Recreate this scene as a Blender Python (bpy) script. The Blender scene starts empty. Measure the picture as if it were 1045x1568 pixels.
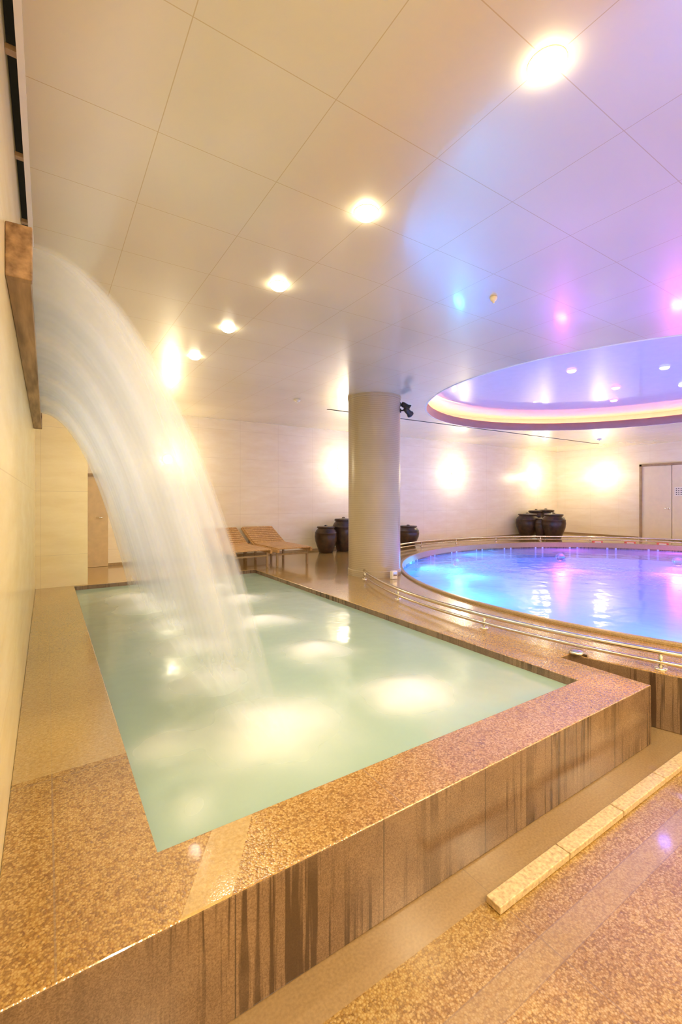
import bpy, bmesh, math, random
from mathutils import Vector, Matrix
random.seed(4)
S=bpy.context.scene
try:
    S.view_settings.view_transform='Standard'
except Exception as e: print(e)
ZC=3.32; ZD=0.40; CAM=1.65
PC=(9.12,3.08); PR=4.87
CC=(8.3,3.72); CR=3.37
WALLX=-0.13; FARY=9.3; RX=15.5; BACKY=-3.0
WARM=(1.0,0.80,0.45)

# ---------------------------------------------------------------- materials
def newmat(name):
    m=bpy.data.materials.new(name); m.use_nodes=True
    nt=m.node_tree; b=nt.nodes['Principled BSDF']
    return m,nt,b
def N(nt,t,**kw):
    n=nt.nodes.new(t)
    for k,v in kw.items():
        if k in n.inputs: n.inputs[k].default_value=v
        else: setattr(n,k,v)
    return n
def L(nt,a,b): nt.links.new(a,b)
def ramp(nt,fac,stops):
    r=nt.nodes.new('ShaderNodeValToRGB')
    e=r.color_ramp.elements
    while len(e)<len(stops): e.new(0.5)
    for i,(p,c) in enumerate(stops):
        e[i].position=p; e[i].color=(c[0],c[1],c[2],1)
    L(nt,fac,r.inputs[0]); return r.outputs[0]
def mixc(nt,fac,a,b,blend='MIX'):
    n=nt.nodes.new('ShaderNodeMix'); n.data_type='RGBA'; n.blend_type=blend
    for s,v in ((n.inputs[0],fac),(n.inputs[6],a),(n.inputs[7],b)):
        if hasattr(v,'is_output'): L(nt,v,s)
        else: s.default_value = v if isinstance(v,(int,float)) else (v[0],v[1],v[2],1)
    return n.outputs[2]
def math_(nt,op,a,b=None,c=None,clamp=False):
    n=nt.nodes.new('ShaderNodeMath'); n.operation=op; n.use_clamp=clamp
    for i,v in enumerate((a,b,c)):
        if v is None: continue
        if hasattr(v,'is_output'): L(nt,v,n.inputs[i])
        else: n.inputs[i].default_value=v
    return n.outputs[0]
def pos(nt):
    g=nt.nodes.new('ShaderNodeNewGeometry'); return g.outputs['Position'],g
def scaled(nt,v,s):
    m=nt.nodes.new('ShaderNodeMapping'); m.inputs['Scale'].default_value=s
    L(nt,v,m.inputs[0]); return m.outputs[0]
def bump(nt,b,h,strength,dist=0.01):
    n=N(nt,'ShaderNodeBump',Strength=strength,Distance=dist); L(nt,h,n.inputs['Height']); L(nt,n.outputs[0],b.inputs['Normal'])
def groove(nt,comp,period,offset,width):
    a=math_(nt,'SUBTRACT',comp,offset); a=math_(nt,'DIVIDE',a,period)
    a=math_(nt,'FRACT',a); a=math_(nt,'SUBTRACT',a,0.5); a=math_(nt,'ABSOLUTE',a)
    return math_(nt,'GREATER_THAN',a,0.5-width/period/2)
def simple(name,col,rough=0.5,metal=0.0,noise=0.12,scale=8.0,bmp=0.0,coat=0.0):
    m,nt,b=newmat(name)
    p,_=pos(nt)
    n=N(nt,'ShaderNodeTexNoise',Scale=scale,Detail=6.0); L(nt,p,n.inputs['Vector'])
    c=ramp(nt,n.outputs[0],[(0.3,[x*(1-noise) for x in col]),(0.7,[min(1,x*(1+noise)) for x in col])])
    L(nt,c,b.inputs['Base Color']); b.inputs['Roughness'].default_value=rough; b.inputs['Metallic'].default_value=metal
    b.inputs['Coat Weight'].default_value=coat
    if bmp: bump(nt,b,n.outputs[0],bmp)
    return m
def emit(name,col,st,sample=True):
    m=bpy.data.materials.new(name); m.use_nodes=True; nt=m.node_tree; nt.nodes.clear()
    e=N(nt,'ShaderNodeEmission',Strength=st); e.inputs[0].default_value=(*col,1)
    o=nt.nodes.new('ShaderNodeOutputMaterial'); L(nt,e.outputs[0],o.inputs[0])
    if not sample:
        try: m.cycles.emission_sampling='NONE'
        except Exception: pass
    return m

def pebble_color(nt,p,c1,c2,c3,scale=75):
    v=N(nt,'ShaderNodeTexVoronoi',Scale=scale); L(nt,p,v.inputs['Vector'])
    sep=nt.nodes.new('ShaderNodeSeparateColor'); L(nt,v.outputs['Color'],sep.inputs[0])
    c=ramp(nt,sep.outputs[0],[(0.0,c1),(0.45,c2),(1.0,c3)])
    d=ramp(nt,v.outputs['Distance'],[(0.3,(1,1,1)),(0.8,(0.72,0.60,0.42))])
    big=N(nt,'ShaderNodeTexNoise',Scale=1.7,Detail=4.0); L(nt,p,big.inputs['Vector'])
    bg=ramp(nt,big.outputs[0],[(0.35,(0.80,0.76,0.7)),(0.65,(1,1,1))])
    c=mixc(nt,1.0,c,d,'MULTIPLY'); c=mixc(nt,1.0,c,bg,'MULTIPLY')
    return c,v.outputs['Distance']

def mat_stone_deck():
    m,nt,b=newmat('pebble_wash_stone')
    p,g=pos(nt)
    sx=nt.nodes.new('ShaderNodeSeparateXYZ'); L(nt,p,sx.inputs[0])
    c,h=pebble_color(nt,p,(0.25,0.125,0.022),(0.42,0.245,0.052),(0.58,0.38,0.12),135)
    gx=groove(nt,sx.outputs[0],1.2,0.62-0.6,0.006); gy=groove(nt,sx.outputs[1],1.25,3.0-0.625,0.006)
    c=mixc(nt,math_(nt,'MULTIPLY',math_(nt,'MAXIMUM',gx,gy),0.5),c,(0.2,0.13,0.07))
    far=math_(nt,'GREATER_THAN',sx.outputs[1],3.0)
    xs=math_(nt,'MULTIPLY_ADD',sx.outputs[1],-0.62,sx.outputs[0])
    s1=math_(nt,'MULTIPLY',math_(nt,'GREATER_THAN',xs,-0.52),math_(nt,'LESS_THAN',xs,-0.36))
    s1=math_(nt,'MULTIPLY',s1,math_(nt,'LESS_THAN',sx.outputs[1],1.7))
    s2=math_(nt,'MULTIPLY',math_(nt,'GREATER_THAN',sx.outputs[1],2.42),math_(nt,'LESS_THAN',sx.outputs[1],3.1))
    s2=math_(nt,'MULTIPLY',s2,math_(nt,'LESS_THAN',sx.outputs[0],0.4))
    sm=math_(nt,'MAXIMUM',math_(nt,'MAXIMUM',math_(nt,'MULTIPLY',s1,0.75),math_(nt,'MULTIPLY',s2,0.6)),math_(nt,'MULTIPLY',far,0.5))
    n2=N(nt,'ShaderNodeTexNoise',Scale=60.0,Detail=8.0); L(nt,p,n2.inputs['Vector'])
    smc=ramp(nt,n2.outputs[0],[(0.3,(0.40,0.26,0.09)),(0.7,(0.57,0.41,0.18))])
    c=mixc(nt,sm,c,smc)
    sn=nt.nodes.new('ShaderNodeSeparateXYZ'); L(nt,g.outputs['Normal'],sn.inputs[0])
    up=math_(nt,'GREATER_THAN',math_(nt,'ABSOLUTE',sn.outputs[2]),0.5)
    gn=N(nt,'ShaderNodeTexNoise',Scale=220.0,Detail=4.0); L(nt,p,gn.inputs['Vector'])
    gc=ramp(nt,gn.outputs[0],[(0.3,(0.15,0.092,0.058)),(0.7,(0.28,0.185,0.115))])
    cloud=N(nt,'ShaderNodeTexNoise',Scale=3.0,Detail=5.0); L(nt,p,cloud.inputs['Vector'])
    gc=mixc(nt,1.0,gc,ramp(nt,cloud.outputs[0],[(0.35,(0.74,0.70,0.68)),(0.65,(1.08,1.05,1.0))]),'MULTIPLY')
    st=N(nt,'ShaderNodeTexNoise',Scale=1.0,Detail=4.0); L(nt,scaled(nt,p,(42,42,1.2)),st.inputs['Vector'])
    lo=N(nt,'ShaderNodeTexNoise',Scale=1.0,Detail=3.0); L(nt,scaled(nt,p,(1.6,1.6,1.6)),lo.inputs['Vector'])
    stv=ramp(nt,st.outputs[0],[(0.49,(0,0,0)),(0.57,(1,1,1))])
    lov=ramp(nt,lo.outputs[0],[(0.38,(0.05,)*3),(0.55,(1.0,)*3)])
    gc=mixc(nt,math_(nt,'MULTIPLY',math_(nt,'MULTIPLY',stv,lov),0.85),gc,(0.045,0.024,0.014))
    gy2=groove(nt,sx.outputs[0],0.6,0.5,0.005)
    gc=mixc(nt,math_(nt,'MULTIPLY',gy2,0.8),gc,(0.05,0.035,0.025))
    col=mixc(nt,up,gc,c); L(nt,col,b.inputs['Base Color'])
    r=ramp(nt,sm,[(0,(0.20,)*3),(1,(0.08,)*3)])
    L(nt,r,b.inputs['Roughness'])
    b.inputs['Specular IOR Level'].default_value=0.8
    L(nt,math_(nt,'MULTIPLY',up,0.5),b.inputs['Coat Weight']); b.inputs['Coat Roughness'].default_value=0.06
    hh=math_(nt,'MULTIPLY',h,math_(nt,'SUBTRACT',1.0,sm)); hh=math_(nt,'MULTIPLY',hh,up)
    bump(nt,b,math_(nt,'SUBTRACT',1.0,hh),0.18,0.004)
    return m
def mat_floor():
    m,nt,b=newmat('pebble_wash_floor')
    p,g=pos(nt)
    sx=nt.nodes.new('ShaderNodeSeparateXYZ'); L(nt,p,sx.inputs[0])
    c,h=pebble_color(nt,p,(0.23,0.13,0.035),(0.36,0.225,0.068),(0.49,0.345,0.135),135)
    n2=N(nt,'ShaderNodeTexNoise',Scale=90.0,Detail=6.0); L(nt,p,n2.inputs['Vector'])
    smc=ramp(nt,n2.outputs[0],[(0.3,(0.26,0.165,0.065)),(0.7,(0.37,0.26,0.115))])
    def band(a,bb):
        return math_(nt,'MULTIPLY',math_(nt,'GREATER_THAN',sx.outputs[1],a),math_(nt,'LESS_THAN',sx.outputs[1],bb))
    b1=band(1.21,1.5); b2=band(0.90,1.0)
    smc=mixc(nt,b1,smc,mixc(nt,n2.outputs[0],(0.20,0.125,0.06),(0.36,0.24,0.12)))
    sm=math_(nt,'MAXIMUM',b1,math_(nt,'MULTIPLY',b2,0.5))
    c=mixc(nt,sm,c,smc)
    gx=groove(nt,sx.outputs[0],1.2,0.35,0.005)
    l1=band(0.998,1.003); l2=band(0.897,0.901)
    c=mixc(nt,math_(nt,'MULTIPLY',math_(nt,'MAXIMUM',gx,math_(nt,'MAXIMUM',l1,l2)),0.5),c,(0.18,0.12,0.07))
    L(nt,c,b.inputs['Base Color']); b.inputs['Roughness'].default_value=0.22
    b.inputs['Specular IOR Level'].default_value=0.65
    b.inputs['Coat Weight'].default_value=0.4; b.inputs['Coat Roughness'].default_value=0.08
    hh=math_(nt,'MULTIPLY',h,math_(nt,'SUBTRACT',1.0,sm))
    bump(nt,b,math_(nt,'SUBTRACT',1.0,hh),0.2,0.004)
    return m
def mat_ceiling():
    m,nt,b=newmat('glossy_metal_ceiling_panels')
    p,g=pos(nt); sx=nt.nodes.new('ShaderNodeSeparateXYZ'); L(nt,p,sx.inputs[0])
    gx=groove(nt,sx.outputs[0],0.59,0.13-0.295,0.004); gy=groove(nt,sx.outputs[1],0.585,1.29-0.2925,0.004)
    gg=math_(nt,'MAXIMUM',gx,gy)
    n=N(nt,'ShaderNodeTexNoise',Scale=0.8,Detail=2.0); L(nt,p,n.inputs['Vector'])
    c=ramp(nt,n.outputs[0],[(0.3,(0.71,0.63,0.44)),(0.7,(0.79,0.71,0.52))])
    c=mixc(nt,math_(nt,'MULTIPLY',gg,0.6),c,(0.50,0.35,0.15))
    L(nt,c,b.inputs['Base Color']); b.inputs['Roughness'].default_value=0.26
    b.inputs['Metallic'].default_value=0.2
    b.inputs['IOR'].default_value=1.6
    b.inputs['Coat Weight'].default_value=0.55; b.inputs['Coat Roughness'].default_value=0.08; b.inputs['Coat IOR'].default_value=1.55
    n3=N(nt,'ShaderNodeTexNoise',Scale=1.6,Detail=1.0); L(nt,p,n3.inputs['Vector'])
    bump(nt,b,n3.outputs[0],0.10,0.03)
    return m
def mat_wall(name,c1,c2,px=0.9,pz=0.6,rough=0.25):
    m,nt,b=newmat(name)
    p,g=pos(nt); sx=nt.nodes.new('ShaderNodeSeparateXYZ'); L(nt,p,sx.inputs[0])
    n=N(nt,'ShaderNodeTexNoise',Scale=1.0,Detail=8.0,Roughness=0.65); L(nt,scaled(nt,p,(1.5,1.5,6)),n.inputs['Vector'])
    c=ramp(nt,n.outputs[0],[(0.3,c1),(0.7,c2)])
    h=math_(nt,'ADD',sx.outputs[0],sx.outputs[1])
    gg=math_(nt,'MAXIMUM',groove(nt,h,px,0.2,0.005),groove(nt,sx.outputs[2],pz,0.4-pz/2,0.005))
    c=mixc(nt,math_(nt,'MULTIPLY',gg,0.35),c,(0.5,0.4,0.26))
    L(nt,c,b.inputs['Base Color']); b.inputs['Roughness'].default_value=rough
    return m
M={}
M['deck']=mat_stone_deck(); M['floor']=mat_floor(); M['ceil']=mat_ceiling()
M['wall']=mat_wall('travertine_wall',(0.86,0.75,0.54),(0.94,0.86,0.68))
M['wallL']=mat_wall('honed_marble_wall',(0.84,0.70,0.38),(0.93,0.81,0.50),1.2,0.9,0.2)
M['white']=simple('painted_white',(0.85,0.8,0.7),0.35,noise=0.03)
M['inner']=simple('cove_ceiling_paint',(0.70,0.64,0.74),0.3,noise=0.03,coat=0.4)
M['fascia']=simple('cove_fascia_paint',(0.36,0.22,0.19),0.4,noise=0.04)
M['steel']=simple('brushed_steel',(0.75,0.70,0.62),0.2,1.0,noise=0.06,scale=30)
M['black']=simple('black_metal',(0.02,0.02,0.022),0.4,noise=0.2)
M['gap']=simple('ceiling_gap_shade',(0.02,0.025,0.03),0.7)  # near-black colour stands in for shade inside the ceiling gap and slot
M['coping']=simple('coping_granite',(0.38,0.26,0.13),0.25,noise=0.25,scale=120)
M['door']=simple('door_laminate',(0.80,0.70,0.50),0.4,noise=0.03)
M['doorfr']=simple('door_frame_wood',(0.35,0.24,0.13),0.4,noise=0.2)
M['tan']=simple('tan_door_panel',(0.66,0.5,0.28),0.4,noise=0.08)
M['red']=simple('red_plastic',(0.7,0.12,0.08),0.35,noise=0.05)
def mat_wood(name,a,bc,ax=(3,40,40)):
    m,nt,b=newmat(name); p,_=pos(nt)
    n=N(nt,'ShaderNodeTexNoise',Scale=1.0,Detail=6.0); L(nt,scaled(nt,p,ax),n.inputs['Vector'])
    L(nt,ramp(nt,n.outputs[0],[(0.3,a),(0.7,bc)]),b.inputs['Base Color']); b.inputs['Roughness'].default_value=0.45
    return m
M['wood']=mat_wood('teak_slats',(0.40,0.21,0.07),(0.62,0.38,0.17),(40,3,40))
M['spout']=mat_wood('weathered_spout_stone',(0.16,0.085,0.04),(0.46,0.29,0.15),(30,2.2,30))
def mat_jar():
    m,nt,b=newmat('onggi_glaze'); p,_=pos(nt)
    n=N(nt,'ShaderNodeTexNoise',Scale=9.0,Detail=5.0); L(nt,p,n.inputs['Vector'])
    L(nt,ramp(nt,n.outputs[0],[(0.3,(0.022,0.012,0.007)),(0.75,(0.085,0.045,0.02))]),b.inputs['Base Color'])
    b.inputs['Roughness'].default_value=0.28; return m
M['jar']=mat_jar()
def mat_column():
    m,nt,b=newmat('column_ribbed_tile'); p,_=pos(nt); sx=nt.nodes.new('ShaderNodeSeparateXYZ'); L(nt,p,sx.inputs[0])
    g=groove(nt,sx.outputs[2],0.03,0.0,0.006)
    v=N(nt,'ShaderNodeTexNoise',Scale=3.0,Detail=2.0); L(nt,p,v.inputs['Vector'])
    c=ramp(nt,v.outputs[0],[(0.3,(0.41,0.33,0.215)),(0.7,(0.45,0.365,0.245))])
    c=mixc(nt,math_(nt,'MULTIPLY',g,0.45),c,(0.22,0.16,0.10))
    L(nt,c,b.inputs['Base Color']); b.inputs['Roughness'].default_value=0.3
    bump(nt,b,math_(nt,'SUBTRACT',1.0,g),0.3,0.002); return m
M['column']=mat_column()
def mat_pool_tile():
    m,nt,b=newmat('blue_pool_mosaic'); p,_=pos(nt); sx=nt.nodes.new('ShaderNodeSeparateXYZ'); L(nt,p,sx.inputs[0])
    g=math_(nt,'MAXIMUM',groove(nt,sx.outputs[0],0.1,0,0.008),groove(nt,sx.outputs[1],0.1,0,0.008))
    c=mixc(nt,math_(nt,'MULTIPLY',g,0.2),(0.50,0.64,0.94),(0.7,0.8,0.95))
    L(nt,c,b.inputs['Base Color']); b.inputs['Roughness'].default_value=0.4; return m
M['pooltile']=mat_pool_tile()
def mat_clear_water():
    m=bpy.data.materials.new('lit_pool_water'); m.use_nodes=True; nt=m.node_tree; nt.nodes.clear()
    o=nt.nodes.new('ShaderNodeOutputMaterial'); p,_=pos(nt)
    t=nt.nodes.new('ShaderNodeBsdfTransparent'); t.inputs[0].default_value=(0.72,0.86,1,1)
    tl=nt.nodes.new('ShaderNodeBsdfTranslucent'); tl.inputs[0].default_value=(0.60,0.76,1.0,1)
    df=nt.nodes.new('ShaderNodeBsdfDiffuse'); df.inputs[0].default_value=(0.24,0.46,0.95,1)
    m1=nt.nodes.new('ShaderNodeMixShader'); m1.inputs[0].default_value=0.45; L(nt,tl.outputs[0],m1.inputs[1]); L(nt,df.outputs[0],m1.inputs[2])
    m2=nt.nodes.new('ShaderNodeMixShader'); m2.inputs[0].default_value=0.5; L(nt,t.outputs[0],m2.inputs[1]); L(nt,m1.outputs[0],m2.inputs[2])
    gl=N(nt,'ShaderNodeBsdfGlossy',Roughness=0.08)
    fr=N(nt,'ShaderNodeFresnel',IOR=1.35)
    n=N(nt,'ShaderNodeTexNoise',Scale=2.6,Detail=2.0); L(nt,scaled(nt,p,(1,1,1)),n.inputs['Vector'])
    bp=N(nt,'ShaderNodeBump',Strength=0.4,Distance=0.035); L(nt,n.outputs[0],bp.inputs['Height'])
    L(nt,bp.outputs[0],gl.inputs['Normal']); L(nt,bp.outputs[0],fr.inputs['Normal'])
    mx=nt.nodes.new('ShaderNodeMixShader'); L(nt,fr.outputs[0],mx.inputs[0]); L(nt,m2.outputs[0],mx.inputs[1]); L(nt,gl.outputs[0],mx.inputs[2])
    L(nt,mx.outputs[0],o.inputs[0]); return m
M['water']=mat_clear_water()
FOAM=[(1.05,2.35,0.40,0.85),(1.02,3.2,0.30,0.6),(1.05,4.05,0.34,0.7),(1.05,4.9,0.34,0.65),(1.05,5.8,0.40,0.85),(0.98,6.4,0.38,0.8),
      (2.05,2.27,0.30,0.95),(1.93,3.35,0.28,0.9),(1.94,4.44,0.30,0.95),(2.12,5.6,0.30,0.85),(2.1,6.6,0.26,0.7),(0.5,2.5,0.15,0.35),(0.52,1.98,0.13,0.25)]
def mat_tub_water():
    m,nt,b=newmat('milky_mineral_water'); p,_=pos(nt)
    tot=None
    nz=N(nt,'ShaderNodeTexNoise',Scale=2.2,Detail=2.0); L(nt,p,nz.inputs['Vector'])
    off=nt.nodes.new('ShaderNodeVectorMath'); off.operation='MULTIPLY_ADD'
    L(nt,nz.outputs['Color'],off.inputs[0]); off.inputs[1].default_value=(0.35,0.35,0); L(nt,p,off.inputs[2])
    for (x,y,r,s) in FOAM:
        d=nt.nodes.new('ShaderNodeVectorMath'); d.operation='DISTANCE'
        z=nt.nodes.new('ShaderNodeVectorMath'); z.operation='MULTIPLY'; z.inputs[1].default_value=(1,1,0); L(nt,off.outputs[0],z.inputs[0])
        L(nt,z.outputs[0],d.inputs[0]); d.inputs[1].default_value=(x+0.175,y+0.175,0)
        # gaussian falloff for soft, motion-blurred froth
        q=math_(nt,'DIVIDE',d.outputs['Value'],r*0.85); q=math_(nt,'MULTIPLY',q,q); q=math_(nt,'MULTIPLY',q,-1.0)
        q=math_(nt,'EXPONENT',q); q=math_(nt,'MULTIPLY',q,s)
        tot=q if tot is None else math_(nt,'ADD',tot,q,clamp=True)
    c=mixc(nt,tot,(0.31,0.425,0.345),(0.80,0.83,0.82))
    L(nt,c,b.inputs['Base Color'])
    r=ramp(nt,tot,[(0,(0.13,)*3),(1.0,(0.75,)*3)]); L(nt,r,b.inputs['Roughness'])
    n=N(nt,'ShaderNodeTexNoise',Scale=4.0,Detail=2.0); L(nt,p,n.inputs['Vector'])
    bump(nt,b,n.outputs[0],0.18,0.03)
    return m
M['tub']=mat_tub_water()
def mat_fall():
    m=bpy.data.materials.new('falling_water_sheet'); m.use_nodes=True; nt=m.node_tree; nt.nodes.clear()
    o=nt.nodes.new('ShaderNodeOutputMaterial'); uv=nt.nodes.new('ShaderNodeTexCoord')
    sp=nt.nodes.new('ShaderNodeSeparateXYZ'); L(nt,uv.outputs['UV'],sp.inputs[0])
    mp=nt.nodes.new('ShaderNodeMapping'); mp.inputs['Scale'].default_value=(22,0.2,1); L(nt,uv.outputs['UV'],mp.inputs[0])
    n=N(nt,'ShaderNodeTexNoise',Scale=1.0,Detail=1.0); L(nt,mp.outputs[0],n.inputs['Vector'])
    mp2=nt.nodes.new('ShaderNodeMapping'); mp2.inputs['Scale'].default_value=(8,0.2,1); L(nt,uv.outputs['UV'],mp2.inputs[0])
    n2=N(nt,'ShaderNodeTexNoise',Scale=1.0,Detail=0.0); L(nt,mp2.outputs[0],n2.inputs['Vector'])
    a=math_(nt,'MULTIPLY',ramp(nt,n.outputs[0],[(0.3,(0.75,)*3),(0.7,(1,)*3)]),ramp(nt,n2.outputs[0],[(0.35,(0.6,)*3),(0.6,(1.0,)*3)]))
    a=math_(nt,'MULTIPLY',a,0.72)
    e=math_(nt,'MULTIPLY',sp.outputs[0],math_(nt,'SUBTRACT',1.0,sp.outputs[0])); e=math_(nt,'MULTIPLY',e,45.0,clamp=True)
    a=math_(nt,'MULTIPLY',a,e)
    mr=nt.nodes.new('ShaderNodeMapRange'); L(nt,sp.outputs[1],mr.inputs[0]); mr.inputs[1].default_value=0.84; mr.inputs[2].default_value=1.0; mr.inputs[3].default_value=1.0; mr.inputs[4].default_value=0.25
    a=math_(nt,'MULTIPLY',a,mr.outputs[0])
    d=N(nt,'ShaderNodeBsdfDiffuse'); d.inputs[0].default_value=(0.86,0.91,0.97,1)
    tl=N(nt,'ShaderNodeBsdfTranslucent'); tl.inputs[0].default_value=(0.86,0.91,0.97,1)
    md=nt.nodes.new('ShaderNodeMixShader'); md.inputs[0].default_value=0.5
    L(nt,d.outputs[0],md.inputs[1]); L(nt,tl.outputs[0],md.inputs[2])
    t=nt.nodes.new('ShaderNodeBsdfTransparent')
    mx=nt.nodes.new('ShaderNodeMixShader'); L(nt,a,mx.inputs[0]); L(nt,t.outputs[0],mx.inputs[1]); L(nt,md.outputs[0],mx.inputs[2])
    L(nt,mx.outputs[0],o.inputs[0]); return m
M['fall']=mat_fall()

# ---------------------------------------------------------------- geometry helpers
def obj(name,me,mat=None,smooth=False):
    o=bpy.data.objects.new(name,me); S.collection.objects.link(o)
    if mat and not me.materials: me.materials.append(mat)
    if smooth:
        for f in me.polygons: f.use_smooth=True
    return o
class B:
    def __init__(s): s.bm=bmesh.new()
    def _new(s,vs,mi=0,M_=None):
        if M_ is not None: bmesh.ops.transform(s.bm,matrix=M_,verts=vs)
        fs=set(f for v in vs for f in v.link_faces)
        for f in fs: f.material_index=mi
    def box(s,x0,x1,y0,y1,z0,z1,mi=0,M_=None,bev=0):
        r=bmesh.ops.create_cube(s.bm,size=1.0)['verts']
        bmesh.ops.transform(s.bm,matrix=Matrix.Translation(((x0+x1)/2,(y0+y1)/2,(z0+z1)/2))@Matrix.Diagonal((x1-x0,y1-y0,z1-z0,1)),verts=r)
        if bev:
            es=list(set(e for v in r for e in v.link_edges))
            q=bmesh.ops.bevel(s.bm,geom=es,offset=bev,segments=2,affect='EDGES',profile=0.5)
            fs=set(q['faces'])
            vs=set(v for f in fs for v in f.verts); r=list(vs)
        s._new(r,mi,M_)
    def tube(s,pts,r,mi=0,seg=12,closed=False):
        rings=[]; n=len(pts)
        for i,p in enumerate(pts):
            p=Vector(p)
            a=Vector(pts[i-1] if (i>0 or closed) else pts[0]); b=Vector(pts[(i+1)%n] if (i<n-1 or closed) else pts[-1])
            t=(b-a).normalized()
            up=Vector((0,0,1)) if abs(t.z)<0.9 else Vector((1,0,0))
            u=t.cross(up).normalized(); v=u.cross(t)
            rings.append([s.bm.verts.new(p+u*r*math.cos(2*math.pi*k/seg)+v*r*math.sin(2*math.pi*k/seg)) for k in range(seg)])
        for i in range(n if closed else n-1):
            A=rings[i]; C=rings[(i+1)%n]
            for k in range(seg):
                f=s.bm.faces.new((A[k],A[(k+1)%seg],C[(k+1)%seg],C[k])); f.material_index=mi; f.smooth=True
        if not closed:
            for R in (rings[0],rings[-1]):
                f=s.bm.faces.new(R); f.material_index=mi
    def lathe(s,prof,cx=0,cy=0,seg=48,mi=0,M_=None,smooth=True):
        rings=[]; vs=[]
        for (r,z) in prof:
            if r<1e-6:
                v=s.bm.verts.new((cx,cy,z)); rings.append([v]); vs.append(v)
            else:
                R=[s.bm.verts.new((cx+r*math.cos(2*math.pi*k/seg),cy+r*math.sin(2*math.pi*k/seg),z)) for k in range(seg)]
                rings.append(R); vs+=R
        for A,C in zip(rings,rings[1:]):
            for k in range(seg):
                k2=(k+1)%seg
                if len(A)==1 and len(C)==1: continue
                if len(A)==1: f=s.bm.faces.new((A[0],C[k2],C[k]))
                elif len(C)==1: f=s.bm.faces.new((A[k],A[k2],C[0]))
                else: f=s.bm.faces.new((A[k],A[k2],C[k2],C[k]))
                f.material_index=mi; f.smooth=smooth
        if M_ is not None: bmesh.ops.transform(s.bm,matrix=M_,verts=vs)
    def done(s,name,mats,loc=None,recalc=True):
        if recalc: bmesh.ops.recalc_face_normals(s.bm,faces=s.bm.faces)
        me=bpy.data.meshes.new(name); s.bm.to_mesh(me); s.bm.free()
        for m in (mats if isinstance(mats,list) else [mats]): me.materials.append(m)
        o=obj(name,me)
        return o
def autosharp(o,ang=40):
    me=o.data
    bm=bmesh.new(); bm.from_mesh(me)
    for e in bm.edges:
        if len(e.link_faces)==2 and e.calc_face_angle(0)>math.radians(ang): e.smooth=False
    bm.to_mesh(me); bm.free()
def box(name,x0,x1,y0,y1,z0,z1,mat,bev=0):
    b=B(); b.box(x0,x1,y0,y1,z0,z1,bev=bev); return b.done(name,mat)
def circ(c,r,n=128,a0=0,a1=2*math.pi,end=False):
    m=n+1 if end else n
    return [(c[0]+r*math.cos(a0+(a1-a0)*k/n),c[1]+r*math.sin(a0+(a1-a0)*k/n)) for k in range(m)]
def slab(name,outline,holes,z0,z1,mat,bevel=0.0):
    cu=bpy.data.curves.new(name+'_c','CURVE'); cu.dimensions='2D'; cu.fill_mode='BOTH'
    for pl in [outline]+holes:
        sp=cu.splines.new('POLY'); sp.points.add(len(pl)-1)
        for i,(x,y) in enumerate(pl): sp.points[i].co=(x,y,0,1)
        sp.use_cyclic_u=True
    cu.extrude=(z1-z0)/2-bevel
    cu.bevel_depth=bevel; cu.bevel_resolution=2
    if bevel: cu.offset=-bevel
    tmp=bpy.data.objects.new('tmp',cu); S.collection.objects.link(tmp)
    dg=bpy.context.evaluated_depsgraph_get()
    me=bpy.data.meshes.new_from_object(tmp.evaluated_get(dg))
    me.name=name
    bpy.data.objects.remove(tmp)
    me.transform(Matrix.Translation((0,0,(z0+z1)/2)))
    me.materials.clear(); me.materials.append(mat)
    for p in me.polygons: p.material_index=0; p.use_smooth=False
    bm=bmesh.new(); bm.from_mesh(me); bmesh.ops.remove_doubles(bm,verts=bm.verts,dist=1e-5); bmesh.ops.recalc_face_normals(bm,faces=bm.faces); bm.to_mesh(me); bm.free()
    return obj(name,me)
def light(name,kind,loc,power,col,parent=None,rot=None,**kw):
    l=bpy.data.lights.new(name,kind); l.energy=power; l.color=col
    for k,v in kw.items(): setattr(l,k,v)
    o=bpy.data.objects.new(name,l); S.collection.objects.link(o); o.location=loc
    if rot: o.rotation_euler=rot
    if parent: o.parent=parent
    return o

# ---------------------------------------------------------------- room shell
slab('floor',[(WALLX,BACKY),(RX,BACKY),(RX,FARY),(WALLX,FARY)],[circ(PC,PR+0.12)],-0.08,0.0,M['floor'])
R2=5.7; G=0.012
a_start=math.pi+math.asin((PC[1]-2.0)/R2)
outline=[(WALLX,1.37),(3.385,1.37),(3.385,2.0)]+circ(PC,R2,110,a_start,2*math.pi,True)+[(RX-G,PC[1]),(RX-G,FARY-G),(WALLX,FARY-G)]
tubx=(0.33,3.06); tuby=(1.685,7.41)
hole=[(tubx[0],tuby[0]),(tubx[1],tuby[0]),(tubx[1],tuby[1]),(tubx[0],tuby[1])]
slab('stone_deck',outline,[hole,circ(PC,PR,160)],0.0,ZD,M['deck'],bevel=0.008)
slab('ceiling',[(-0.095,BACKY),(RX,BACKY),(RX,FARY),(-0.095,FARY)],[circ(CC,CR+0.012,160)],ZC,ZC+0.03,M['ceil'])
box('wall_left',WALLX-0.2,WALLX,BACKY,FARY,-0.08,ZC+0.3,M['wallL'])
box('wall_far',WALLX-0.2,RX+0.2,FARY,FARY+0.2,-0.08,ZC+0.3,M['wall'])
box('wall_right',RX,RX+0.2,BACKY,FARY,-0.08,ZC+0.3,M['wall'])
box('wall_back',WALLX-0.2,RX+0.2,BACKY-0.2,BACKY,-0.08,ZC+0.3,M['wall'])
box('wall_stub',WALLX,0.50,7.47,7.62,ZD,ZC,M['wallL'])
box('gap_shade_strip',-0.129,-0.096,BACKY,FARY,ZC+0.08,ZC+0.12,M['gap'])  # dark strip painted in for the shade of the wall-ceiling gap
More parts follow.
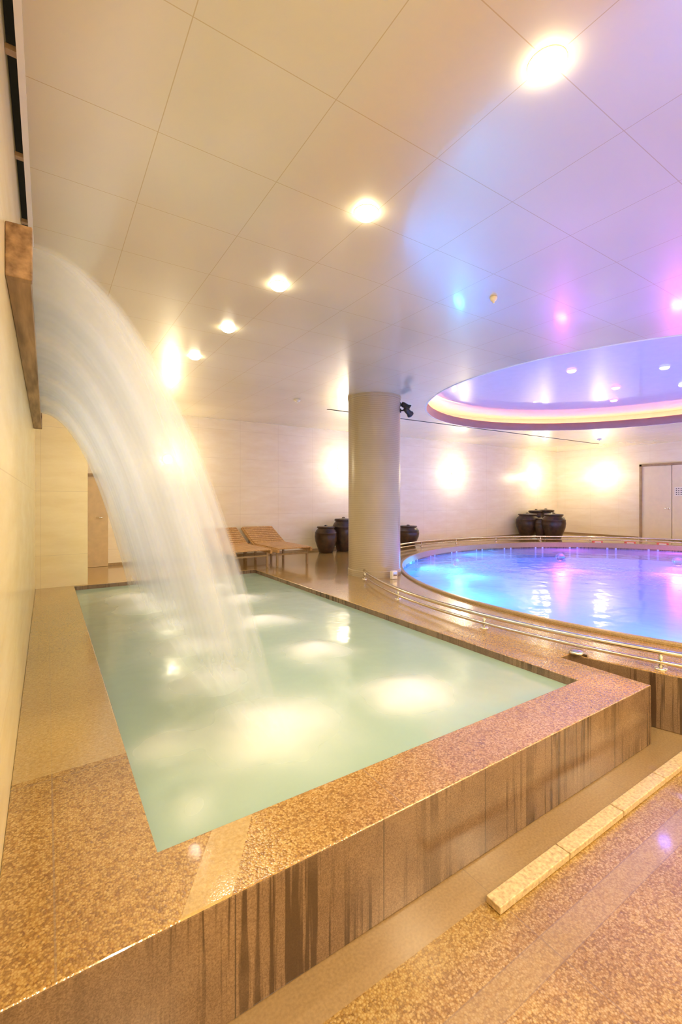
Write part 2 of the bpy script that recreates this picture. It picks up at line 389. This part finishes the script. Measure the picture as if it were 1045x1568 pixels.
box('trim_2',-0.094,-0.07,BACKY,FARY,ZC-0.012,ZC-0.001,M['white'])
b=B()
for k in range(7):
    y=0.2+k*0.62
    b.box(-0.129,-0.09,y,y+0.03,ZC-0.01,ZC+0.01)
b.done('trim_3',M['doorfr'])
b=B(); b.box(4.4,14.2,7.16,7.185,ZC-0.006,ZC-0.001); b.done('slot_shade_strip',M['gap'])  # flat dark strip, its colour standing for shade in a ceiling slot
box('baseboard_far',WALLX,RX,FARY-0.012,FARY-0.001,ZD+0.001,ZD+0.05,M['coping'])
box('baseboard_right',RX-0.012,RX-0.001,6.62,FARY-0.02,ZD+0.001,ZD+0.05,M['coping'])

# cove
b=B()
b.lathe([(CR,ZC-0.004),(CR,ZC+0.17),(CR+0.03,ZC+0.17),(CR+0.03,ZC+0.035)],CC[0],CC[1],160,1,smooth=True)
b.lathe([(CR+0.03,ZC+0.035),(CR+0.42,ZC+0.035)],CC[0],CC[1],160,0)
b.lathe([(CR+0.42,ZC+0.035),(CR+0.42,ZC+0.34)],CC[0],CC[1],160,0)
b.lathe([(CR+0.42,ZC+0.34),(0,ZC+0.34)],CC[0],CC[1],160,0)
b.lathe([(CR,ZC-0.004),(CR+0.03,ZC-0.006),(CR+0.035,ZC+0.002)],CC[0],CC[1],160,2)
cove=b.done('ceiling_cove',[M['inner'],M['fascia'],M['white']],recalc=False)
b=B(); b.tube([(x,y,ZC+0.10) for x,y in circ(CC,CR+0.2,120)],0.02,closed=True,seg=8)
ls=b.done('cove_strip_light',emit('cove_strip_glow',(1.0,0.42,0.13),24))
ls.parent=cove

# ---------------------------------------------------------------- tub
b=B()
x0,x1=tubx; y0,y1=tuby
b.box(x0+0.012,x1-0.012,y0+0.012,y1-0.012,0.005,0.02)
b.done('tub_basin',M['coping'])
nx,ny=90,180
bm=bmesh.new(); vs=[[None]*(ny+1) for _ in range(nx+1)]
for i in range(nx+1):
    for j in range(ny+1):
        x=x0+0.001+(x1-x0-0.002)*i/nx; y=y0+0.001+(y1-y0-0.002)*j/ny; z=ZD-0.06
        for (fx,fy,r,s) in FOAM:
            d2=((x-fx)**2+(y-fy)**2)/(r*0.7)**2
            z+=0.045*s*math.exp(-d2)*(1+0.25*math.sin(13*x+2*y)*math.sin(11*y))
        vs[i][j]=bm.verts.new((x,y,z))
for i in range(nx):
    for j in range(ny):
        f=bm.faces.new((vs[i][j],vs[i+1][j],vs[i+1][j+1],vs[i][j+1])); f.smooth=True
me=bpy.data.meshes.new('tub_water'); bm.to_mesh(me); bm.free(); obj('tub_water',me,M['tub'])

# ---------------------------------------------------------------- round pool
ZB=-0.30
b=B(); b.lathe([(PR+0.001,ZD-0.01),(PR+0.001,ZB),(0,ZB)],PC[0],PC[1],128)
o=b.done('round_pool_basin',M['pooltile'],recalc=False); autosharp(o)
b=B(); b.lathe([(PR+0.0,ZD-0.13),(0,ZD-0.13)],PC[0],PC[1],128); b.done('round_pool_water',M['water'],recalc=False)
b=B(); b.lathe([(PR-0.02,ZD-0.10),(PR-0.02,ZD+0.02),(PR-0.01,ZD+0.03),(PR+0.035,ZD+0.03),(PR+0.045,ZD+0.02),(PR+0.045,ZD+0.001)],PC[0],PC[1],160)
o=b.done('pool_coping',M['coping']); autosharp(o)
for k,(ang,col,pw) in enumerate([(165,(0.03,0.65,1.0),95),(200,(0.06,0.30,1.0),120),(232,(0.12,0.24,1.0),120),(130,(0.03,0.55,1.0),105),
        (95,(0.05,0.50,1.0),90),(55,(0.9,0.10,0.75),60),(22,(0.95,0.10,0.65),95),(-15,(0.05,0.6,1.0),110),(270,(0.12,0.25,1.0),90)]):
    a=math.radians(ang); n=Vector((-math.cos(a),-math.sin(a),0)); c=Vector((PC[0],PC[1],0))-n*(PR-0.003)+Vector((0,0,0.02))
    q=Vector((0,0,1)).rotation_difference(n).to_matrix().to_4x4()
    b=B(); b.lathe([(0.13,0.0),(0.13,0.02),(0.10,0.03),(0.10,0.02),(0,0.02)],0,0,24,0,Matrix.Translation(c)@q)
    f=b.done('underwater_lamp',M['steel'],recalc=False)
    d=(n+Vector((0,0,-0.75))).normalized()
    lo=light('lamp_source','AREA',c+n*0.10,pw,col,f,shape='DISK',size=0.3)
    lo.rotation_euler=d.to_track_quat('-Z','Y').to_euler()
# handrail
b=B()
def arc(a0,a1,z,r,rad,n=90):
    b.tube([(x,y,z) for x,y in circ(PC,r,n,math.radians(a0),math.radians(a1),True)],rad,seg=10)
for (a0,a1) in ((152.7,270),(0,143.2)):
    arc(a0,a1,ZD+0.125,5.60,0.022); arc(a0,a1,ZD+0.05,5.60,0.016)
    n=int((a1-a0)/14)
    for k in range(n+1):
        a=math.radians(a0+0.6+(a1-a0-1.2)*k/n); x=PC[0]+5.6*math.cos(a); y=PC[1]+5.6*math.sin(a)
        b.tube([(x,y,ZD+0.001),(x,y,ZD+0.125)],0.014,seg=8); b.lathe([(0.04,ZD+0.001),(0.04,ZD+0.012),(0.0,ZD+0.012)],x,y,16)
b.done('pool_handrail',M['steel'])

# ---------------------------------------------------------------- column + spotlights
CX,CY,CRAD=4.565,5.94,0.43
b=B(); b.lathe([(CRAD+0.012,ZD+0.001),(CRAD+0.012,ZD+0.09),(CRAD,ZD+0.10),(CRAD,ZC-0.05),(CRAD+0.01,ZC-0.045),(CRAD+0.01,ZC-0.001)],CX,CY,96)
o=b.done('round_column',M['column']); autosharp(o)
def spotlight(px,py,pz,d,col):
    d=Vector(d).normalized(); q=Vector((0,0,1)).rotation_difference(d).to_matrix().to_4x4()
    b=B(); Mx=Matrix.Translation((px,py,pz))@q
    b.lathe([(0,-0.09),(0.035,-0.09),(0.045,-0.05),(0.045,0.02),(0.06,0.05),(0.06,0.07),(0.052,0.07),(0.045,0.055),(0,0.055)],0,0,24,0,Mx)
    n=Vector((px-CX,py-CY,0)).normalized(); s=Vector((CX,CY,pz+0.03))+n*(CRAD+0.001)
    b.tube([s,s+n*0.06,Vector((px,py,pz))],0.012,seg=8)
    b.lathe([(0,0),(0.035,0),(0.035,0.015),(0,0.015)],0,0,16,0,Matrix.Translation(s)@Vector((0,0,1)).rotation_difference(n).to_matrix().to_4x4())
    return b.done('black_spotlight',M['black'])
rx,ry=0.836,-0.549
for (dx,dz,a) in ((0.0,-0.10,0),(-0.12,-0.22,1)):
    px=CX+rx*0.53+dx*0.5; py=CY+ry*0.53+dx; 
    spotlight(px,py,ZC-0.12+dz+0.08,(0.7,-0.5,-0.5) if a==0 else (0.9,0.1,-0.6),None)

# ---------------------------------------------------------------- spout + waterfall
ZS=2.64; YS0,YS1=2.12,6.45
b=B()
b.box(WALLX+0.001,-0.050,YS0,YS1,ZS-0.155,ZS-0.095,bev=0.003)
b.box(WALLX+0.001,-0.075,YS0,YS1,ZS-0.095,ZS+0.02,bev=0.003)
b.box(WALLX+0.001,-0.045,YS0-0.04,YS0,ZS-0.16,ZS+0.045,bev=0.004)
b.box(WALLX+0.001,-0.045,YS1,YS1+0.04,ZS-0.16,ZS+0.045,bev=0.004)
b.box(WALLX+0.001,-0.060,YS0,YS1,ZS+0.032,ZS+0.045,bev=0.003)
b.done('waterfall_spout',M['spout'])
def sheet(name,v0,vz,xoff,ya,yb,ph,nu=60,nv=50):
    bm=bmesh.new(); ul=bm.loops.layers.uv.new('UVMap')
    g=9.81; drop=ZS-(ZD-0.05)
    T=(vz+math.sqrt(vz*vz+2*g*drop))/g
    grid=[]
    for i in range(nu+1):
        u=i/nu; y=ya+(yb-ya)*u; row=[]
        vv=v0*(1+0.012*math.sin(u*22+ph))
        for j in range(nv+1):
            t=T*j/nv
            row.append(bm.verts.new((-0.073+xoff+vv*t, y, ZS+0.02+vz*t-0.5*g*t*t)))
        grid.append(row)
    for i in range(nu):
        for j in range(nv):
            f=bm.faces.new((grid[i][j],grid[i+1][j],grid[i+1][j+1],grid[i][j+1])); f.smooth=True
            for l,(a,c) in zip(f.loops,((i,j),(i+1,j),(i+1,j+1),(i,j+1))): l[ul].uv=(a/nu,c/nv)
    me=bpy.data.meshes.new(name); bm.to_mesh(me); bm.free(); return obj(name,me,M['fall'])
w=bpy.data.objects.new('waterfall',None); S.collection.objects.link(w)
for i,(v,vz,ph) in enumerate(((1.62,0.20,0.0),(1.52,0.15,2.0),(1.41,0.1,4.0))):
    s=sheet('sheet_%d'%(i+1),v,vz,0,YS0+0.02,YS1-0.02,ph); s.parent=w

# ---------------------------------------------------------------- lamps
def downlight(x,y,z,pw,col=(1,0.80,0.52),est=30,r=0.066,name='recessed_downlight',spread=2.9,samp=True):
    b=B()
    b.lathe([(r+0.006,z-0.001),(r+0.005,z-0.003),(r,z-0.004),(r-0.003,z-0.002)],x,y,32,0)
    b.lathe([(r-0.002,z-0.004),(r*0.95,z-0.020),(r*0.7,z-0.034),(0,z-0.040)],x,y,32,1)
    o=b.done(name,[M['white'],emit(name+'_lens',col,est,samp)],recalc=False)
    l=light('bulb','AREA',(x,y,z-0.05),pw,col,o,shape='DISK',size=2*r)
    l.data.spread=spread
for (x,y) in ((1.607,1.005),(1.56,2.107),(1.52,3.20),(1.487,4.28),(1.454,5.34),(1.43,6.42),(1.64,-0.1)):
    downlight(x,y,ZC,15,(1,0.87,0.62),45)
for (x,y,p) in ((0.5,-1.3,110),(3.4,-0.9,95),(5.0,-1.6,85),(8.0,-1.8,90),(11.0,-1.6,90),(14.2,0.6,95)):  # unseen extra downlights, added out of view as warm fill for the room
    downlight(x,y,ZC,p,WARM,45)
for (x,y,c,p) in ((7.92,3.02,(0.12,0.12,1.0),15),(8.63,4.06,(1.0,0.12,0.6),24),(9.4,3.3,(0.3,0.3,1.0),12),(8.3,2.2,(0.5,0.1,1.0),12),(9.7,4.6,(0.9,0.12,0.8),20),(6.9,3.9,(0.4,0.15,1.0),12)):
    downlight(x,y,ZC+0.34,p,c,10,0.07,'coloured_downlight',samp=False,spread=2.2)
def sconce(p,n,pw=32):
    n=Vector(n); q=Vector((0,0,1)).rotation_difference(n).to_matrix().to_4x4(); Mx=Matrix.Translation(p)@q
    b=B()
    b.lathe([(0,0.001),(0.10,0.001),(0.10,0.015),(0.085,0.02)],0,0,32,0,Mx)
    b.lathe([(0.085,0.02),(0.08,0.045),(0.055,0.07),(0.0,0.08)],0,0,32,1,Mx)
    o=b.done('wall_sconce',[M['white'],emit('sconce_glass',(1,0.88,0.66),30)])
    light('bulb','POINT',Vector(p)+n*0.42,pw,(1,0.84,0.55),o,shadow_soft_size=0.08)
for x in (2.0,6.1,10.1,14.1): sconce((x,FARY,2.42),(0,-1,0))
for y in (7.62,3.6,-0.4): sconce((RX,y,2.42),(-1,0,0))
for x in (4,10): sconce((x,BACKY,2.42),(0,1,0))

# ---------------------------------------------------------------- jars
def jar(D,px,h,r,lid=True):
    u=(px-522)/687; lat=u*D
    x=0.549*D+0.836*lat; y=0.836*D-0.549*lat
    y=min(y,FARY-r-0.03)
    b=B(); z=ZD+0.002
    pr=[(0,0),(0.58,0),(0.62,0.02),(0.78,0.22),(0.95,0.45),(1.0,0.62),(0.97,0.74),(0.99,0.75),(0.97,0.77),(0.86,0.86),(0.74,0.905),(0.72,0.93),(0.80,0.945),(0.82,0.965),(0.78,0.985)]
    pr+= [(0.80,0.99),(0.76,1.0),(0.3,1.015),(0.14,1.02),(0.13,1.05),(0.0,1.06)] if lid else [(0.70,0.985),(0.66,0.93),(0.8,0.8),(0.8,0.3),(0,0.25)]
    b.lathe([(a*r,z+c*h) for a,c in pr],x,y,40)
    return b.done('onggi_jar',M['jar'])
jar(10.35,499,0.60,0.26); jar(10.7,526,0.76,0.27); jar(11.9,625,0.52,0.29)
jar(14.6,808,0.74,0.36); jar(13.9,848,0.76,0.35); jar(15.4,803,0.84,0.30); jar(15.0,836,0.86,0.33); jar(14.2,829,0.62,0.2)

# ---------------------------------------------------------------- loungers
def lounger(xc,yf,rot=0):
    b=B(); W=0.68; zt=0.33
    for sx in (-1,1):
        b.box(sx*W/2-0.02,sx*W/2+0.02,0,1.85,zt-0.07,zt-0.01,bev=0.004)
        for yy in (0.12,1.15,1.75):
            b.box(sx*(W/2-0.03)-0.018,sx*(W/2-0.03)+0.018,yy-0.02,yy+0.02,0.001,zt-0.06,mi=1,bev=0.003)
    for yy in (0.12,1.15,1.75): b.box(-W/2+0.03,W/2-0.03,yy-0.012,yy+0.012,zt-0.13,zt-0.10,mi=1)
    y=0.0
    while y<1.12:
        b.box(-W/2,W/2,y,y+0.062,zt-0.01,zt+0.012,bev=0.003); y+=0.082
    Mx=Matrix.Translation((0,1.13,zt))@Matrix.Rotation(math.radians(24),4,'X')
    for sx in (-1,1): b.box(sx*W/2-0.02,sx*W/2+0.02,0,0.74,-0.05,-0.01,M_=Mx,bev=0.003)
    y=0.01
    while y<0.72:
        b.box(-W/2,W/2,y,y+0.062,-0.01,0.012,M_=Mx,bev=0.003); y+=0.082
    for sx in (-1,1): b.tube([(sx*0.28,1.55,zt-0.05),(sx*0.28,1.62,zt+0.20)],0.012,mi=1,seg=8)
    o=b.done('sun_lounger',[M['wood'],M['doorfr']])
    o.location=(xc,yf,ZD+0.002); o.rotation_euler=(0,0,rot); return o
lounger(3.84,7.38); lounger(3.02,7.38)

# ---------------------------------------------------------------- doors
b=B(); X=RX
def leaf(y0,y1):
    b.box(X-0.045,X-0.012,y0,y1,ZD+0.01,2.63,mi=0,bev=0.004)
leaf(5.72,6.50); leaf(5.2,5.70)
for (a,c,d,e) in ((6.50,6.57,ZD+0.001,2.70),(5.13,5.20,ZD+0.001,2.70),(5.13,6.57,2.63,2.70)): b.box(X-0.07,X-0.001,a,c,d,e,mi=1,bev=0.004)
for yy in (5.79,):
    b.tube([(X-0.05,yy,1.35),(X-0.10,yy,1.35),(X-0.10,yy+0.10,1.35)],0.011,mi=2,seg=8)
    b.lathe([(0,0),(0.028,0),(0.028,0.01),(0,0.01)],0,0,16,2,Matrix.Translation((X-0.045,yy,1.35))@Matrix.Rotation(-math.pi/2,4,'Y'))
b.done('door_1',[M['door'],M['doorfr'],M['steel']])
b=B(); b.box(X-0.052,X-0.046,5.32,5.64,1.72,1.98)
for k in range(5):
    for j in range(4):
        b.box(X-0.056,X-0.052,5.34+k*0.058,5.37+k*0.058,1.75+j*0.055+(k%2)*0.01,1.775+j*0.055+(k%2)*0.01,mi=1)
b.done('door_sign',[M['white'],M['black']])
b=B(); b.box(0.2,0.95,FARY-0.04,FARY-0.001,ZD+0.002,2.05,mi=0,bev=0.004)
b.box(0.14,0.2,FARY-0.06,FARY-0.001,ZD+0.002,2.10,mi=1); b.box(0.2,0.95,FARY-0.06,FARY-0.001,2.05,2.10,mi=1)
b.tube([(0.85,FARY-0.05,1.3),(0.85,FARY-0.09,1.3),(0.75,FARY-0.09,1.3)],0.01,mi=2,seg=8)
b.done('door_2',[M['tan'],M['doorfr'],M['steel']])

# ---------------------------------------------------------------- drain kerb, bits
b=B(); x=1.50; random.seed(2)
while x<3.6:
    w_=0.5
    b.box(x,x+w_-0.006,1.135,1.205,0.001,0.032,bev=0.004); x+=w_
b.done('drain_kerb_stone',simple('pale_granite_strip',(0.52,0.38,0.22),0.3,noise=0.35,scale=60))
def small_fix(x,y):
    b=B(); b.lathe([(0,0),(0.055,0),(0.06,0.012),(0.045,0.03),(0.02,0.034),(0,0.034)],x,y,24,0,Matrix.Translation((0,0,ZD+0.002))); b.box(x-0.012,x+0.012,y-0.09,y-0.05,ZD+0.002,ZD+0.02)
    return b.done('floor_drain_cover',M['steel'])
small_fix(3.56,1.97)
def wbox(x,y):
    b=B(); b.box(x-0.05,x+0.05,y-0.03,y+0.03,ZD+0.002,ZD+0.13,bev=0.006); b.box(x-0.035,x+0.035,y-0.034,y-0.03,ZD+0.05,ZD+0.11,mi=1)
    return b.done('white_socket_box',[M['white'],M['steel']])
wbox(4.50,5.36); 
wbox(5.38,6.62)
for (px,D) in ((915,12.9),(965,12.4),(1015,11.9)):
    a=math.atan2(0.836-0.549*(px-522)/687,0.549+0.836*(px-522)/687)
    dx,dy=math.cos(a),math.sin(a); bq=dx*PC[0]+dy*PC[1]; R=PR+0.15
    t=bq+math.sqrt(bq*bq-(PC[0]**2+PC[1]**2-R*R)); x,y=dx*t,dy*t
    an=math.atan2(y-PC[1],x-PC[0])
    b=B(); b.box(-0.05,0.05,-0.13,0.13,ZD+0.002,ZD+0.07,bev=0.015); b.box(-0.055,-0.05,-0.08,0.08,ZD+0.015,ZD+0.055,mi=1)
    o=b.done('depth_marker_block',[M['red'],M['white']]); o.location=(x,y,0); o.rotation_euler=(0,0,an)
def ceil_item(name,px,py,r):
    D=687*(ZC-CAM)/(763-py); lat=(px-522)/687*D; x=0.549*D+0.836*lat; y=0.836*D-0.549*lat
    b=B(); b.lathe([(r,ZC-0.001),(r,ZC-0.012),(r*0.7,ZC-0.03),(r*0.3,ZC-0.035),(r*0.3,ZC-0.05),(0,ZC-0.05)],x,y,24); b.done(name,M['white'])
ceil_item('smoke_detector',455,612,0.06); ceil_item('fire_sprinkler',756,455,0.03); ceil_item('smoke_detector',918,672,0.06)

# ---------------------------------------------------------------- world, camera
wd=bpy.data.worlds.new('World'); S.world=wd; wd.use_nodes=True
wd.node_tree.nodes['Background'].inputs[0].default_value=(1,0.85,0.65,1); wd.node_tree.nodes['Background'].inputs[1].default_value=0.3
cd=bpy.data.cameras.new('camera'); co=bpy.data.objects.new('camera',cd); S.collection.objects.link(co)
cd.sensor_fit='VERTICAL'; cd.sensor_height=36; cd.lens=36*687/1568; cd.shift_y=-21/1568; cd.clip_start=0.02
co.location=(0,0,CAM); co.rotation_euler=(math.radians(90),0,math.radians(-33.3))
S.camera=co
